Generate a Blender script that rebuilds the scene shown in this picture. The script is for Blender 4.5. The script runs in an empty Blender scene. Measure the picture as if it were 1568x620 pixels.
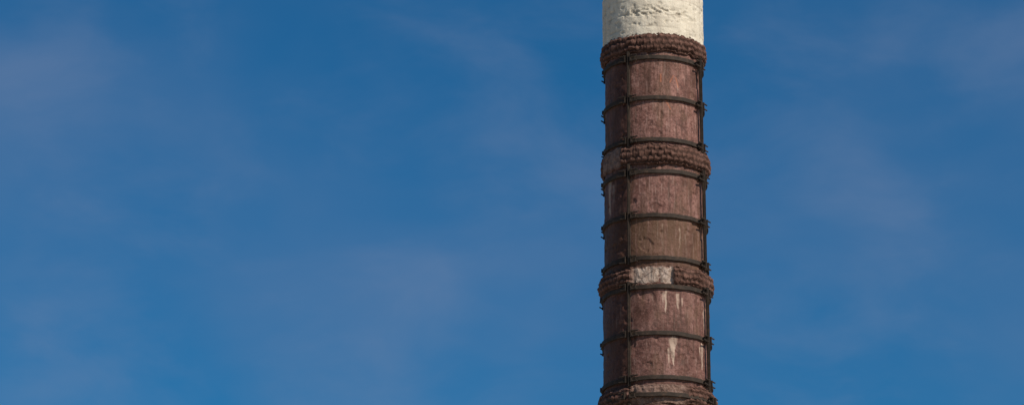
import bpy, math, random
from mathutils import Vector, noise
random.seed(7)
sc = bpy.context.scene
D2R = math.radians
TH0 = D2R(-2.4)
SUN_AZ, SUN_EL = 46.0, 42.0
LIFT = 5.43      # height of the shaft's local origin above the square (the plinth stands below it)

# ---------------------------------------------------------------- helpers
def Z(u):
    """heights along the shaft, in survey units counted down from the masonry -> metres"""
    d = 310 - u
    return 24.19 + 0.01886*d + 1.04e-6*d*d

def P(th, r, z):
    t = th + TH0
    return (r*math.sin(t), -r*math.cos(t), z)

def link(o, parent=None):
    sc.collection.objects.link(o)
    if parent: o.parent = parent
    return o

def mesh_obj(name, verts, faces, mat, parent=None, smooth=True, cols=None):
    me = bpy.data.meshes.new(name)
    me.from_pydata(verts, [], faces)
    me.materials.append(mat)
    if smooth:
        me.polygons.foreach_set("use_smooth", [True]*len(me.polygons))
    if cols is not None:
        a = me.color_attributes.new("wear", 'FLOAT_COLOR', 'POINT')
        flat = [c for v in cols for c in v]
        a.data.foreach_set("color", flat)
    me.update()
    return link(bpy.data.objects.new(name, me), parent)

def revolve(name, rows, nth, mat, parent, colf=None, smooth=True, cap=False):
    V=[];F=[];C=[]
    for p,f in rows:
        for i in range(nth):
            th = -math.pi + 2*math.pi*i/nth
            r,z = f(th)
            V.append(P(th,r,z))
            if colf: C.append(colf(th,z,p))
    n=len(rows)
    for j in range(n-1):
        for i in range(nth):
            k=(i+1)%nth
            F.append((j*nth+i, j*nth+k, (j+1)*nth+k, (j+1)*nth+i))
    if cap:
        F.append(tuple((n-1)*nth+i for i in range(nth)))
        F.append(tuple(reversed(range(nth))))
    return mesh_obj(name,V,F,mat,parent,smooth,C if colf else None)

def N(x,y,z): return noise.noise(Vector((x,y,z)))
def FB(x,y,z,o=4): return noise.fractal(Vector((x,y,z)),1.0,2.0,o)
def ss(a,b,x):
    t=max(0,min(1,(x-a)/(b-a))); return t*t*(3-2*t)

# ---------------------------------------------------------------- materials
class NT:
    def __init__(s,name):
        s.m=bpy.data.materials.new(name); s.m.use_nodes=True
        s.t=s.m.node_tree; s.b=s.t.nodes["Principled BSDF"]
    def n(s,typ,**k):
        x=s.t.nodes.new(typ)
        for a,v in k.items(): setattr(x,a,v)
        return x
    def l(s,a,b): s.t.links.new(a,b)
    def coord(s,scale=(1,1,1)):
        tc=s.n("ShaderNodeTexCoord"); mp=s.n("ShaderNodeMapping")
        mp.inputs["Scale"].default_value=scale
        s.l(tc.outputs["Object"],mp.inputs[0]); return mp.outputs[0]
    def noise(s,vec,scale,detail=6,rough=.6,dist=0):
        x=s.n("ShaderNodeTexNoise"); x.inputs["Scale"].default_value=scale
        x.inputs["Detail"].default_value=detail; x.inputs["Roughness"].default_value=rough
        x.inputs["Distortion"].default_value=dist
        s.l(vec,x.inputs["Vector"]); return x.outputs["Fac"]
    def cracks(s,vec,scale,w,rnd=1.0):
        x=s.n("ShaderNodeTexVoronoi",feature='DISTANCE_TO_EDGE'); x.inputs["Scale"].default_value=scale
        s.l(vec,x.inputs["Vector"]); return s.ramp(x.outputs["Distance"],[(0,1),(w,0)])
    def ramp(s,fac,stops):
        x=s.n("ShaderNodeValToRGB"); e=x.color_ramp.elements
        while len(e)<len(stops): e.new(.5)
        for q,(p,c) in zip(e,stops):
            q.position=p; q.color=(c,c,c,1) if isinstance(c,(int,float)) else (*c,1)
        s.l(fac,x.inputs[0]); return x.outputs[0]
    def val(s,inp,v):
        if hasattr(v,"is_output"): s.l(v,inp)
        elif isinstance(v,tuple): inp.default_value=(*v,1)
        else: inp.default_value=v
    def mix(s,fac,a,b,mode='MIX'):
        x=s.n("ShaderNodeMix",data_type='RGBA',blend_type=mode)
        s.val(x.inputs[0],fac); s.val(x.inputs[6],a); s.val(x.inputs[7],b)
        return x.outputs[2]
    def math(s,op,a,b=0.0,clamp=False):
        x=s.n("ShaderNodeMath",operation=op,use_clamp=clamp)
        s.val(x.inputs[0],a); s.val(x.inputs[1],b); return x.outputs[0]
    def bump(s,h,st=.5,dist=.02):
        x=s.n("ShaderNodeBump"); x.inputs["Strength"].default_value=st
        x.inputs["Distance"].default_value=dist
        s.l(h,x.inputs["Height"]); s.l(x.outputs[0],s.b.inputs["Normal"])
    def wear(s):
        a=s.n("ShaderNodeAttribute",attribute_name="wear"); sp=s.n("ShaderNodeSeparateColor")
        s.l(a.outputs["Color"],sp.inputs[0])
        return sp.outputs[0],sp.outputs[1],sp.outputs[2],a.outputs["Alpha"]

def porphyry(name,tone):
    m=NT(name); c=m.coord(); st=m.coord((9,9,.7)); st2=m.coord((22,22,1.6))
    lime,soot_shade,olive,rust=m.wear()
    T=lambda r,g,b:(r*tone,g*tone,b*tone)
    big=m.noise(c,1.6,5,.6); fine=m.noise(c,17,8,.78); mid=m.noise(c,5.5,8,.74); s1=m.noise(st,1,6,.65); s2=m.noise(st2,1,5,.6)
    col=m.ramp(big,[(.3,T(.120,.048,.035)),(.5,T(.185,.080,.060)),(.70,T(.28,.142,.112))])
    col=m.mix(m.ramp(mid,[(.48,0),(.65,.65)]),col,T(.32,.172,.14))
    col=m.mix(m.ramp(mid,[(.34,.85),(.47,0)]),col,T(.072,.032,.023))
    col=m.mix(m.ramp(fine,[(.39,.75),(.48,0)]),col,(.050,.024,.018))
    col=m.mix(m.ramp(fine,[(.54,0),(.68,.7)]),col,T(.40,.25,.205))
    col=m.mix(m.ramp(s1,[(.35,.8),(.52,0)]),col,(.066,.033,.022))
    col=m.mix(m.math('MULTIPLY',olive,m.ramp(s1,[(.35,.9),(.7,.45)])),col,(.108,.057,.030))
    col=m.mix(m.ramp(s2,[(.57,0),(.70,.42)]),col,T(.40,.27,.22))
    lf=m.math('MULTIPLY',lime,m.ramp(s2,[(.36,.45),(.56,1)]))
    lf=m.math('ADD',lf,m.math('MULTIPLY',lime,m.math('SUBTRACT',mid,.5)))
    col=m.mix(m.ramp(lf,[(.30,0),(.85,.80)]),col,(.52,.385,.29))
    col=m.mix(m.math('MULTIPLY',rust,.65),col,(.50,.15,.06))
    col=m.mix(m.math('MULTIPLY',soot_shade,m.ramp(mid,[(.3,1),(.7,.7)])),col,(.050,.018,.010))  # sooty patches plus the painted shade of the left sector
    m.l(col,m.b.inputs["Base Color"])
    m.l(m.ramp(mid,[(.3,.5),(.7,.8)]),m.b.inputs["Roughness"])
    m.b.inputs["Specular IOR Level"].default_value=.2
    h=m.math('ADD',m.math('MULTIPLY',fine,.5),mid); m.bump(h,.8,.035)
    return m.m

def wreath_mat():
    m=NT("carved_porphyry"); c=m.coord()
    pale,cav,olive,_=m.wear()
    mid=m.noise(c,5,8,.7); fine=m.noise(c,30,6,.7)
    col=m.ramp(mid,[(.32,(.082,.038,.026)),(.52,(.150,.074,.053)),(.70,(.24,.13,.098))])
    col=m.mix(m.ramp(fine,[(.35,.6),(.5,0)]),col,(.048,.025,.018))
    col=m.mix(m.ramp(fine,[(.54,0),(.70,.5)]),col,(.31,.19,.15))
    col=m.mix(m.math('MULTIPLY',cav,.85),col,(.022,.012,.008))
    cr=m.cracks(c,2.6,.05)
    pc=m.ramp(fine,[(.3,(.26,.18,.14)),(.6,(.47,.37,.30))])
    pc=m.mix(m.ramp(mid,[(.35,.7),(.55,0)]),pc,(.22,.15,.105))
    pc=m.mix(m.math('MULTIPLY',cr,.7),pc,(.10,.065,.05))
    pf=m.math('MULTIPLY',pale,m.ramp(mid,[(.32,.55),(.5,1)]))
    col=m.mix(pf,col,pc)
    m.l(col,m.b.inputs["Base Color"]); m.b.inputs["Roughness"].default_value=.85
    m.b.inputs["Specular IOR Level"].default_value=.15
    m.bump(m.math('ADD',mid,m.math('MULTIPLY',fine,.5)),.8,.04)
    return m.m

def masonry_mat(name,a,b,cc,bs=.6):
    m=NT(name); c=m.coord(); st=m.coord((6,6,.8)); blk,joint,pit,_=m.wear()
    mid=m.noise(c,4,8,.7); fine=m.noise(c,28,8,.7); s1=m.noise(st,1,5,.6)
    col=m.mix(m.ramp(mid,[(.3,0),(.7,1)]),a,b)
    col=m.mix(m.math('MULTIPLY',blk,.38),col,cc)
    col=m.mix(m.ramp(s1,[(.34,.55),(.54,0)]),col,cc)
    col=m.mix(m.ramp(fine,[(.32,.7),(.48,0)]),col,cc)
    col=m.mix(m.math('MULTIPLY',joint,.4),col,tuple(x*.55 for x in cc))
    col=m.mix(m.math('MULTIPLY',pit,.6),col,tuple(x*.6 for x in cc))
    m.l(col,m.b.inputs["Base Color"]); m.b.inputs["Roughness"].default_value=.9
    m.b.inputs["Specular IOR Level"].default_value=.15
    m.bump(m.math('ADD',mid,m.math('MULTIPLY',fine,.6)),bs,.035)
    return m.m

def iron_mat():
    m=NT("weathered_iron"); c=m.coord(); mid=m.noise(c,7,8,.7); fine=m.noise(c,40,5,.6)
    col=m.ramp(mid,[(.3,(.018,.013,.009)),(.55,(.040,.028,.020)),(.75,(.095,.052,.030))])
    col=m.mix(m.ramp(fine,[(.57,0),(.75,.4)]),col,(.12,.08,.055))
    m.l(col,m.b.inputs["Base Color"]); m.b.inputs["Roughness"].default_value=.75
    m.b.inputs["Specular IOR Level"].default_value=.2
    m.bump(m.math('ADD',mid,fine),.4,.01); return m.m

def paving_mat():
    m=NT("stone_paving"); c=m.coord(); br=m.n("ShaderNodeTexBrick"); m.l(c,br.inputs[0])
    br.inputs["Scale"].default_value=1.0
    br.inputs["Color1"].default_value=(.40,.34,.27,1);br.inputs["Color2"].default_value=(.34,.29,.23,1)
    br.inputs["Mortar"].default_value=(.14,.12,.10,1); br.inputs["Mortar Size"].default_value=.01
    col=m.mix(m.ramp(m.noise(c,.7,8,.7),[(.35,.5),(.6,0)]),br.outputs[0],(.22,.19,.16))
    m.l(col,m.b.inputs["Base Color"]); m.b.inputs["Roughness"].default_value=.85; return m.m

PORS=[porphyry("porphyry_upper",1.04),porphyry("porphyry_middle",.96),porphyry("porphyry_lower",.84)]
WRE=wreath_mat(); IRON=iron_mat()
LIME=masonry_mat("limestone_masonry",(.66,.58,.44),(.77,.69,.55),(.44,.37,.28))
GREY=masonry_mat("pedestal_masonry",(.34,.31,.27),(.44,.40,.35),(.24,.21,.18))
PAVE=paving_mat()

# ---------------------------------------------------------------- column
col=bpy.data.objects.new("monumental_stone_column",None); link(col)
col.location=(0,0,LIFT)

rings=[ # zc, half height, drum radius there, protrusion
 (Z(63), .285, 1.37,.155), (Z(235),.30,1.415,.19), (Z(421),.27,1.465,.165), (Z(603),.27,1.50,.17)]
zprev=rings[-1][0]; R=1.50
while zprev>9.5:
    zprev-=3.42; R+=.03; rings.append((zprev,.28,R,.17))

def drum_r(k,z):
    z1=rings[k][0]; z0=rings[k+1][0]; t=(z1-z)/(z1-z0)
    ra,rb=[(1.365,1.385),(1.415,1.435),(1.47,1.49)][k] if k<3 else (rings[k][2]+.005,rings[k+1][2]-.005)
    return ra+(rb-ra)*t

# drum, theta(deg), z top, z bottom, width(m), strength
blobs=[(0,30,27.8,27.4,.2,.4),
 (1,-62,25.1,23.9,.16,1.0),(1,-54,24.9,24.2,.10,.8),(1,28,23.5,22.8,.06,.6),(1,8,23.6,23.0,.06,.5),
 (2,10,21.65,20.95,.06,1.1),(2,7,21.6,21.3,.04,.8),(2,24,21.6,21.1,.09,.9),(2,29,21.5,21.2,.05,.7),(2,-4,21.6,21.35,.10,.5),
 (2,18,20.38,19.50,.07,1.4),(2,13,20.05,19.40,.05,1.1),(2,16,20.3,19.7,.10,1.1),(2,21,20.36,20.1,.07,1.0),
 (2,-42,21.6,20.9,.08,.5),(2,-48,21.4,20.6,.06,.5),(2,57,20.3,19.5,.06,1.3),(2,53,20.2,19.8,.05,1.0),(2,62,21.3,20.6,.07,.7)]
strokes=[(0,8.5,27.98,27.74,.0),(0,24,27.95,27.72,-5),(0,14,27.2,26.95,6),(0,27,27.9,27.6,3)]

def drum_col(k):
    def f(th,z,p):
        d=math.degrees(th); r=drum_r(k,z); lime=0
        for (kk,t,za,zb,w,s) in blobs:
            if kk!=k: continue
            dx=(th-D2R(t))*r; tz=(za-z)/(za-zb)
            if -.15<tz<1.1:
                wob=.03*N(z*5,t,1)
                w2=w*(1.15-.8*max(0,tz))
                lime=max(lime,s*math.exp(-((dx+wob)/w2)**2*1.6)*ss(-.12,.05,tz)*(1-ss(.75,1.08,tz)))
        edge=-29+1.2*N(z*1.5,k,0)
        soot_shade=(.62+.28*ss(-58,-44,d+6*N(z*2,d*.1,k)))*(1-ss(edge-1.2,edge+1.0,d)) if d>-150 else .4  # shade left of the rail painted into the colour, deepest beside the rail
        if d<-40: soot_shade*=1-.5*min(1,lime)
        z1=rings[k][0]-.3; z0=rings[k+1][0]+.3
        soot_shade=max(soot_shade,.5*(1-ss(0,.28,z-z0))*ss(-.3,.3,N(th*4,k,2)+.1), .45*(1-ss(0,.25,z1-z))*ss(-.3,.3,N(th*5,k,7)))
        soot_shade=max(soot_shade,.45*ss(.10,.5,FB(th*2.2+k*3,z*.7,k*2.9+4)))
        ol=0
        if k==1: ol=(1-ss(23.75,23.92,z))
        if k==0: ol=.45*ss(27.6,28.2,z)*ss(-.2,.3,N(th*3,1,1))
        ol=max(ol,.5*ss(.0,.4,FB(th*2.5,z*.9,k*7.1)))
        rust=0
        for (kk,t,za,zb,sl) in strokes:
            if kk!=k or not zb<z<za: continue
            c=t+sl*(za-z)/(za-zb)
            rust=max(rust,math.exp(-(((d-c)*.024)/.014)**2))
        return (min(lime,1.5),soot_shade,ol,rust)
    return f

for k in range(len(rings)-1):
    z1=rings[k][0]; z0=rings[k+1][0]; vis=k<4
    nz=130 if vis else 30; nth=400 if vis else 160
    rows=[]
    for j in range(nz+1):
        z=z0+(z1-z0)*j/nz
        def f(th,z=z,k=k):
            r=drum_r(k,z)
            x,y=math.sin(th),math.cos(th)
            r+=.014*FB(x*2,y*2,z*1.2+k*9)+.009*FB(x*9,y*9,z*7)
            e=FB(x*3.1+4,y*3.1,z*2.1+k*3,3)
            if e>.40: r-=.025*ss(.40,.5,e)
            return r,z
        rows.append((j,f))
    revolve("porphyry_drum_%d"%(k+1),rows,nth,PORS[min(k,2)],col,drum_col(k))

# laurel wreath collars
def ring_mask(k,th):
    d=math.degrees(th)+2.0*N(th*9,k*3.3,1)
    if k==1: return .2+.8*ss(-43,-37,d) if d>-86 else .55
    if k==2: return 1-.98*ss(-29,-24,d)*(1-ss(17,19.5,d))
    if k==3: return 1-.80*ss(-30,-24,d)*(1-ss(26,34,d))
    return 1.0
def make_ring(k):
    zc,hh,R,pr=rings[k]; vis=k<4
    nth=900 if vis else 240; nv=44 if vis else 12
    nleaf=int(2*math.pi*R/.16); nrow=5
    def leaf(th,v):
        x0,y0=math.sin(th),math.cos(th)
        row=v*nrow+.25*N(x0*6,y0*6,k+v*2); j=math.floor(row); y=row-j
        x=(th+math.pi)/(2*math.pi)*nleaf+.5*(j%2)+.35*N(x0*9+j*3.3,y0*9,k)
        x-=math.floor(x)
        hw=.60*(1-x)**.6 if x>.15 else .60*(.6+.4*x/.15)
        q=abs(y-.5)/max(.05,hw)
        return max(0,min(1,(1-q*q)))*(.55+.45*(1-x))
    rows=[]
    for j in range(nv+1):
        v=j/nv; ph=-math.pi/2+math.pi*v
        def f(th,v=v,ph=ph):
            m=ring_mask(k,th)
            x,y=math.sin(th),math.cos(th)
            L=leaf(th,v)
            wear=ss(-.3,.2,FB(x*3.3,y*3.3,zc*3+v*1.5))
            p=pr*m*(abs(math.cos(ph))**.75)
            p*=1+.20*FB(x*5,y*5,k*5.5+v*2)
            amp=.058*m*min(1,math.cos(ph)*2)
            r=R-.02+p+amp*(L-.55)*(.35+.65*wear)+.014*FB(x*14,y*14,v*4+k)*min(1,math.cos(ph)*3)
            if m<.6: r+=.035*(1-m)+.022*FB(x*9,y*9,v*3)
            z=zc+hh*math.sin(ph)*(1+.14*FB(x*6,y*6,k+11))+.03*FB(x*9,y*9,k+3)
            return r,z
        rows.append((v,f))
    def cf(th,z,v):
        m=ring_mask(k,th); L=leaf(th,v)
        pale={2:1.0,3:.3}.get(k,0)*(1-m)
        if k==1 and math.degrees(th)>-80: pale=.35*(1-m)*ss(.1,.3,v)
        if k==2:
            n=.08*FB(math.sin(th)*7,math.cos(th)*7,v*2)
            pale*=ss(.16+n,.26+n,v)*(1-.8*ss(.78+n,.86+n,v))
            pale*=.35+.65*ss(-26,-20,math.degrees(th)+20*n)
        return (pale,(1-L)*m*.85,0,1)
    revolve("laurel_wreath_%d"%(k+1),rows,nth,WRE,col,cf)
for k in range(len(rings)): make_ring(k)

# ---------------------------------------------------------------- masonry shaft on top
def masonry(name,z0,z1,rfun,course,nb,mat,nth=460,dz=.024,pits=None):
    rows=[]
    rnd=random.Random(3)
    nc=int((z1-z0)/course)+2
    offs=[rnd.random() for _ in range(nc)]
    bl=[[rnd.random() for _ in range(nb+1)] for _ in range(nc)]
    def info(th,z):
        zz=z+.012*N(th*4,z*.6,5)
        c=int((zz-z0)/course); c=max(0,min(nc-1,c)); fz=(zz-z0)/course-c
        x=((th/(2*math.pi)+.5)+offs[c]/nb)*nb; b=int(x); fx=x-b
        dj=min(fz,1-fz)*course; bw=2*math.pi*rfun(z)/nb; dx=min(fx,1-fx)*bw
        j=max(1-ss(0,.020,dj), .6*(1-ss(0,.016,dx)))
        j*=.25+.75*ss(-.2,.3,N(th*6,z*3,9))
        return j,bl[c][b%nb]
    def pit(th,z):
        e=FB(math.sin(th)*6,math.cos(th)*6,z*6,5)
        q=ss(.25,.5,e)*.45
        if pits:
            w=math.exp(-((z-pits-.06*N(th*3,0,0))/.13)**2)*ss(-48,-20,math.degrees(th))*(1-ss(35,50,math.degrees(th)))
            q=max(q,w*ss(-.15,.25,FB(math.sin(th)*11,math.cos(th)*11,z*13,4)))
        return q
    n=int((z1-z0)/dz)
    for i in range(n+1):
        z=z0+(z1-z0)*i/n
        def f(th,z=z):
            j,b=info(th,z)
            r=rfun(z)+.012*(b-.5)-.016*j-.042*pit(th,z)+.010*FB(th*6,z*5,0)
            return r,z
        rows.append((i,f))
    def cf(th,z,p):
        j,b=info(th,z); return (b,j,pit(th,z),1)
    return revolve(name,rows,nth,mat,col,cf,cap=True)
masonry("upper_masonry_shaft",Z(64)+.05,33.6,lambda z:1.435-.004*(z-29),.42,11,LIME,pits=Z(17))
prof=[(33.58,1.44),(33.60,1.56),(33.75,1.60),(33.77,1.70),(34.05,1.78),(34.07,1.95),(34.45,1.98),(34.47,1.80),(34.9,1.74),(35.1,1.5)]
revolve("crowning_cornice",[(i,(lambda th,r=r,z=z:(r+.012*FB(th*5,z*4,1),z))) for i,(z,r) in enumerate(prof)],160,GREY,col,lambda th,z,p:(.4,0,0,1),smooth=False,cap=True)
zb=rings[-1][0]
masonry("pedestal_cone",4.0,zb,lambda z:1.72+(zb-z)*.22,.5,12,GREY,nth=240,dz=.07)

def boxverts(c,ax,ay,az,sx,sy,sz,V,F):
    b=len(V)
    for i in (-1,1):
        for j in (-1,1):
            for k in (-1,1):
                V.append(tuple(c+ax*(i*sx/2)+ay*(j*sy/2)+az*(k*sz/2)))
    F+= [tuple(b+q for q in f) for f in ((0,1,3,2),(4,6,7,5),(0,4,5,1),(2,3,7,6),(0,2,6,4),(1,5,7,3))]
V=[];F=[]
X,Y,UP=Vector((1,0,0)),Vector((0,1,0)),Vector((0,0,1))
zz=-LIFT
for s,h in ((8.8,.35),(8.1,.35),(7.4,.35),(6.6,3.9),(6.9,.3),(6.2,3.85),(6.6,.35)):
    boxverts(Vector((0,0,zz+h/2)),X,Y,UP,s,s,h,V,F); zz+=h
o=mesh_obj("stepped_base",V,F,GREY,col,smooth=False)
bm=o.modifiers.new("bev",'BEVEL'); bm.width=.04; bm.segments=2

# ---------------------------------------------------------------- iron hoops, rails, clamps
BAR=[-28.5,63.5,153.5,243.5]
def shaft_r(z):
    for k in range(len(rings)-1):
        if rings[k+1][0]<=z<=rings[k][0]: return drum_r(k,z)
    return rings[-1][2]
hoops=[Z(87),Z(149),Z(212),Z(262),Z(329),Z(395),Z(439),Z(510),Z(578),Z(605)]
for k in range(4,len(rings)):
    a=rings[k-1][0]; b=rings[k][0]
    hoops+= [a-.48,(a+b)/2,b+.45] if k>4 else [(a+b)/2,b+.45]
def hoop(i,z,r):
    nth=220; h=.060; t=.05
    prof=[(-.01,-h),(t-.008,-h),(t,-h+.012),(t,h-.012),(t-.008,h),(-.01,h)]
    ph=random.random()*6.28; tilt=.014
    rows=[]
    for q,(dr,dz) in enumerate(prof):
        rows.append((q,lambda th,dr=dr,dz=dz:(r+.014+dr+.006*N(th*8,i,0), z+dz+tilt*math.sin(th+ph)+.014*N(th*4,i*3.1,1))))
    revolve("iron_hoop_%02d"%(i+1),rows,nth,IRON,col,smooth=False)
for i,z in enumerate(hoops):
    r=shaft_r(z)
    if i==9: r=rings[3][2]+.075
    hoop(i,z,r)

def cyl(c,axis,r,L,V,F,n=6):
    axis=axis.normalized(); a=axis.orthogonal().normalized(); b=axis.cross(a); s=len(V)
    for e in (-1,1):
        for i in range(n):
            t=2*math.pi*i/n; V.append(tuple(c+axis*(e*L/2)+a*(r*math.cos(t))+b*(r*math.sin(t))))
    for i in range(n):
        k=(i+1)%n; F.append((s+i,s+k,s+n+k,s+n+i))
    F.append(tuple(s+i for i in reversed(range(n)))); F.append(tuple(s+n+i for i in range(n)))

V=[];F=[]; rnd=random.Random(11)
for i,z in enumerate(hoops):
    r=shaft_r(z)+(.075 if i==9 else 0)
    for a in BAR+[-84.0]:
        th=D2R(a)+D2R(rnd.uniform(-.4,.4)); t=th+TH0
        rad=Vector((math.sin(t),-math.cos(t),0)); tan=Vector((math.cos(t),math.sin(t),0))
        small=(a==-84.0)
        dz=rnd.uniform(-.02,.02); zc=z+dz
        if small:
            boxverts(rad*(r+.075)+UP*zc,tan,rad,UP,.08,.05,.10,V,F)
            continue
        for s in (-1,1):
            boxverts(rad*(r+.105)+tan*(s*.085)+UP*zc,tan,rad,UP,.03,.13,.20,V,F)
            boxverts(rad*(r+.075)+tan*(s*.15)+UP*zc,tan,rad,UP,.10,.03,.10,V,F)
            for e in (-1,1):
                ln=rnd.uniform(.0,.07)
                cyl(rad*(r+.14)+tan*(s*(.118))+UP*(zc+e*.075),tan,.034,.034,V,F)
                cyl(rad*(r+.14)+tan*(s*(.175+ln/2))+UP*(zc+e*.075),tan,.021,.13+ln,V,F,8)
mesh_obj("hoop_clamps_and_bolts",V,F,IRON,col,smooth=False)

V=[];F=[]
segs=[(Z(76),Z(222)),(Z(249),Z(403)),(Z(430),Z(590))]
for k in range(3,len(rings)-1): segs.append((rings[k][0]-.25,rings[k+1][0]+.25))
for za,zb2 in segs:
    for a in BAR:
        n=8
        for q in range(n):
            z0=za+(zb2-za)*q/n; z1=za+(zb2-za)*(q+1)/n
            th=D2R(a)+.003*N(z0,a,0); t=th+TH0
            rad=Vector((math.sin(t),-math.cos(t),0)); tan=Vector((math.cos(t),math.sin(t),0))
            zm=(z0+z1)/2; r=shaft_r(zm)
            boxverts(rad*(r+.10)+UP*zm,tan,rad,UP,.075,.055,abs(z1-z0)+.002*(q%2),V,F)
            boxverts(rad*(r+.142)+UP*zm,tan,rad,UP,.028,.03,abs(z1-z0)-.003,V,F)
mesh_obj("vertical_iron_rails",V,F,IRON,col,smooth=False)

# ---------------------------------------------------------------- ground
mesh_obj("ground",[(-3000,-3000,0),(3000,-3000,0),(3000,3000,0),(-3000,3000,0)],[(0,1,2,3)],PAVE,None,False)

# ---------------------------------------------------------------- sky
w=bpy.data.worlds.new("World"); sc.world=w; w.use_nodes=True
nt=w.node_tree; bg=nt.nodes["Background"]
sky=nt.nodes.new("ShaderNodeTexSky"); sky.sky_type='NISHITA'; sky.sun_disc=False
sky.sun_elevation=D2R(SUN_EL); sky.sun_rotation=D2R(180-SUN_AZ)
sky.air_density=1.0; sky.dust_density=.2; sky.ozone_density=4.0; sky.altitude=100
tc=nt.nodes.new("ShaderNodeTexCoord")
def wmix(f,a,b,mode):
    x=nt.nodes.new("ShaderNodeMix"); x.data_type='RGBA'; x.blend_type=mode
    for i,v in ((0,f),(6,a),(7,b)):
        if hasattr(v,"is_output"): nt.links.new(v,x.inputs[i])
        elif isinstance(v,tuple): x.inputs[i].default_value=(*v,1)
        else: x.inputs[i].default_value=v
    return x.outputs[2]
def wnoise(scale,rot,sc3,detail,dist,lo,hi,mx,off=(0,0,0)):
    mp=nt.nodes.new("ShaderNodeMapping"); mp.inputs["Scale"].default_value=sc3; mp.inputs["Rotation"].default_value=rot; mp.inputs["Location"].default_value=off
    nt.links.new(tc.outputs["Generated"],mp.inputs[0])
    n=nt.nodes.new("ShaderNodeTexNoise"); n.inputs["Scale"].default_value=scale; n.inputs["Detail"].default_value=detail
    n.inputs["Roughness"].default_value=.52; n.inputs["Distortion"].default_value=dist
    nt.links.new(mp.outputs[0],n.inputs["Vector"])
    r=nt.nodes.new("ShaderNodeValToRGB"); e=r.color_ramp.elements
    e[0].position=lo; e[0].color=(0,0,0,1); e[1].position=hi; e[1].color=(mx,mx,mx,1); r.color_ramp.interpolation='EASE'
    nt.links.new(n.outputs["Fac"],r.inputs[0]); return r.outputs[0]
base=wmix(1.0,sky.outputs[0],(.115,.495,.69),'MULTIPLY')
c1=wnoise(8,(0,0,0),(1,1,1.6),4,.3,.33,.78,.30,(0,0,-.09))
c2=wnoise(18,(0,D2R(18),0),(1,1,2.0),5,.3,.43,.82,.22,(5,2,0))
c=wmix(c1,base,(1.6,2.2,3.6),'MIX')
c=wmix(c2,c,(2.1,2.6,3.9),'MIX')
nt.links.new(c,bg.inputs[0]); bg.inputs[1].default_value=.10

# ---------------------------------------------------------------- sun
sl=bpy.data.lights.new("sun",'SUN'); sl.energy=5.0; sl.angle=D2R(.5); sl.color=(1,.93,.84)
so=bpy.data.objects.new("sun",sl); link(so)
az,el=D2R(SUN_AZ),D2R(SUN_EL)
dirv=Vector((math.sin(az)*math.cos(el),-math.cos(az)*math.cos(el),math.sin(el)))
so.rotation_euler=dirv.to_track_quat('Z','Y').to_euler(); so.location=dirv*60

# ---------------------------------------------------------------- camera
cd=bpy.data.cameras.new("camera"); cd.lens=124.1; cd.sensor_width=36; cd.clip_end=8000
co=bpy.data.objects.new("camera",cd); link(co); co.location=(-4.02,-95.12,1.7)
co.rotation_euler=(D2R(90+16.6),0,0); sc.camera=co
sc.view_settings.view_transform='Standard'; sc.view_settings.look='None'; sc.view_settings.exposure=0
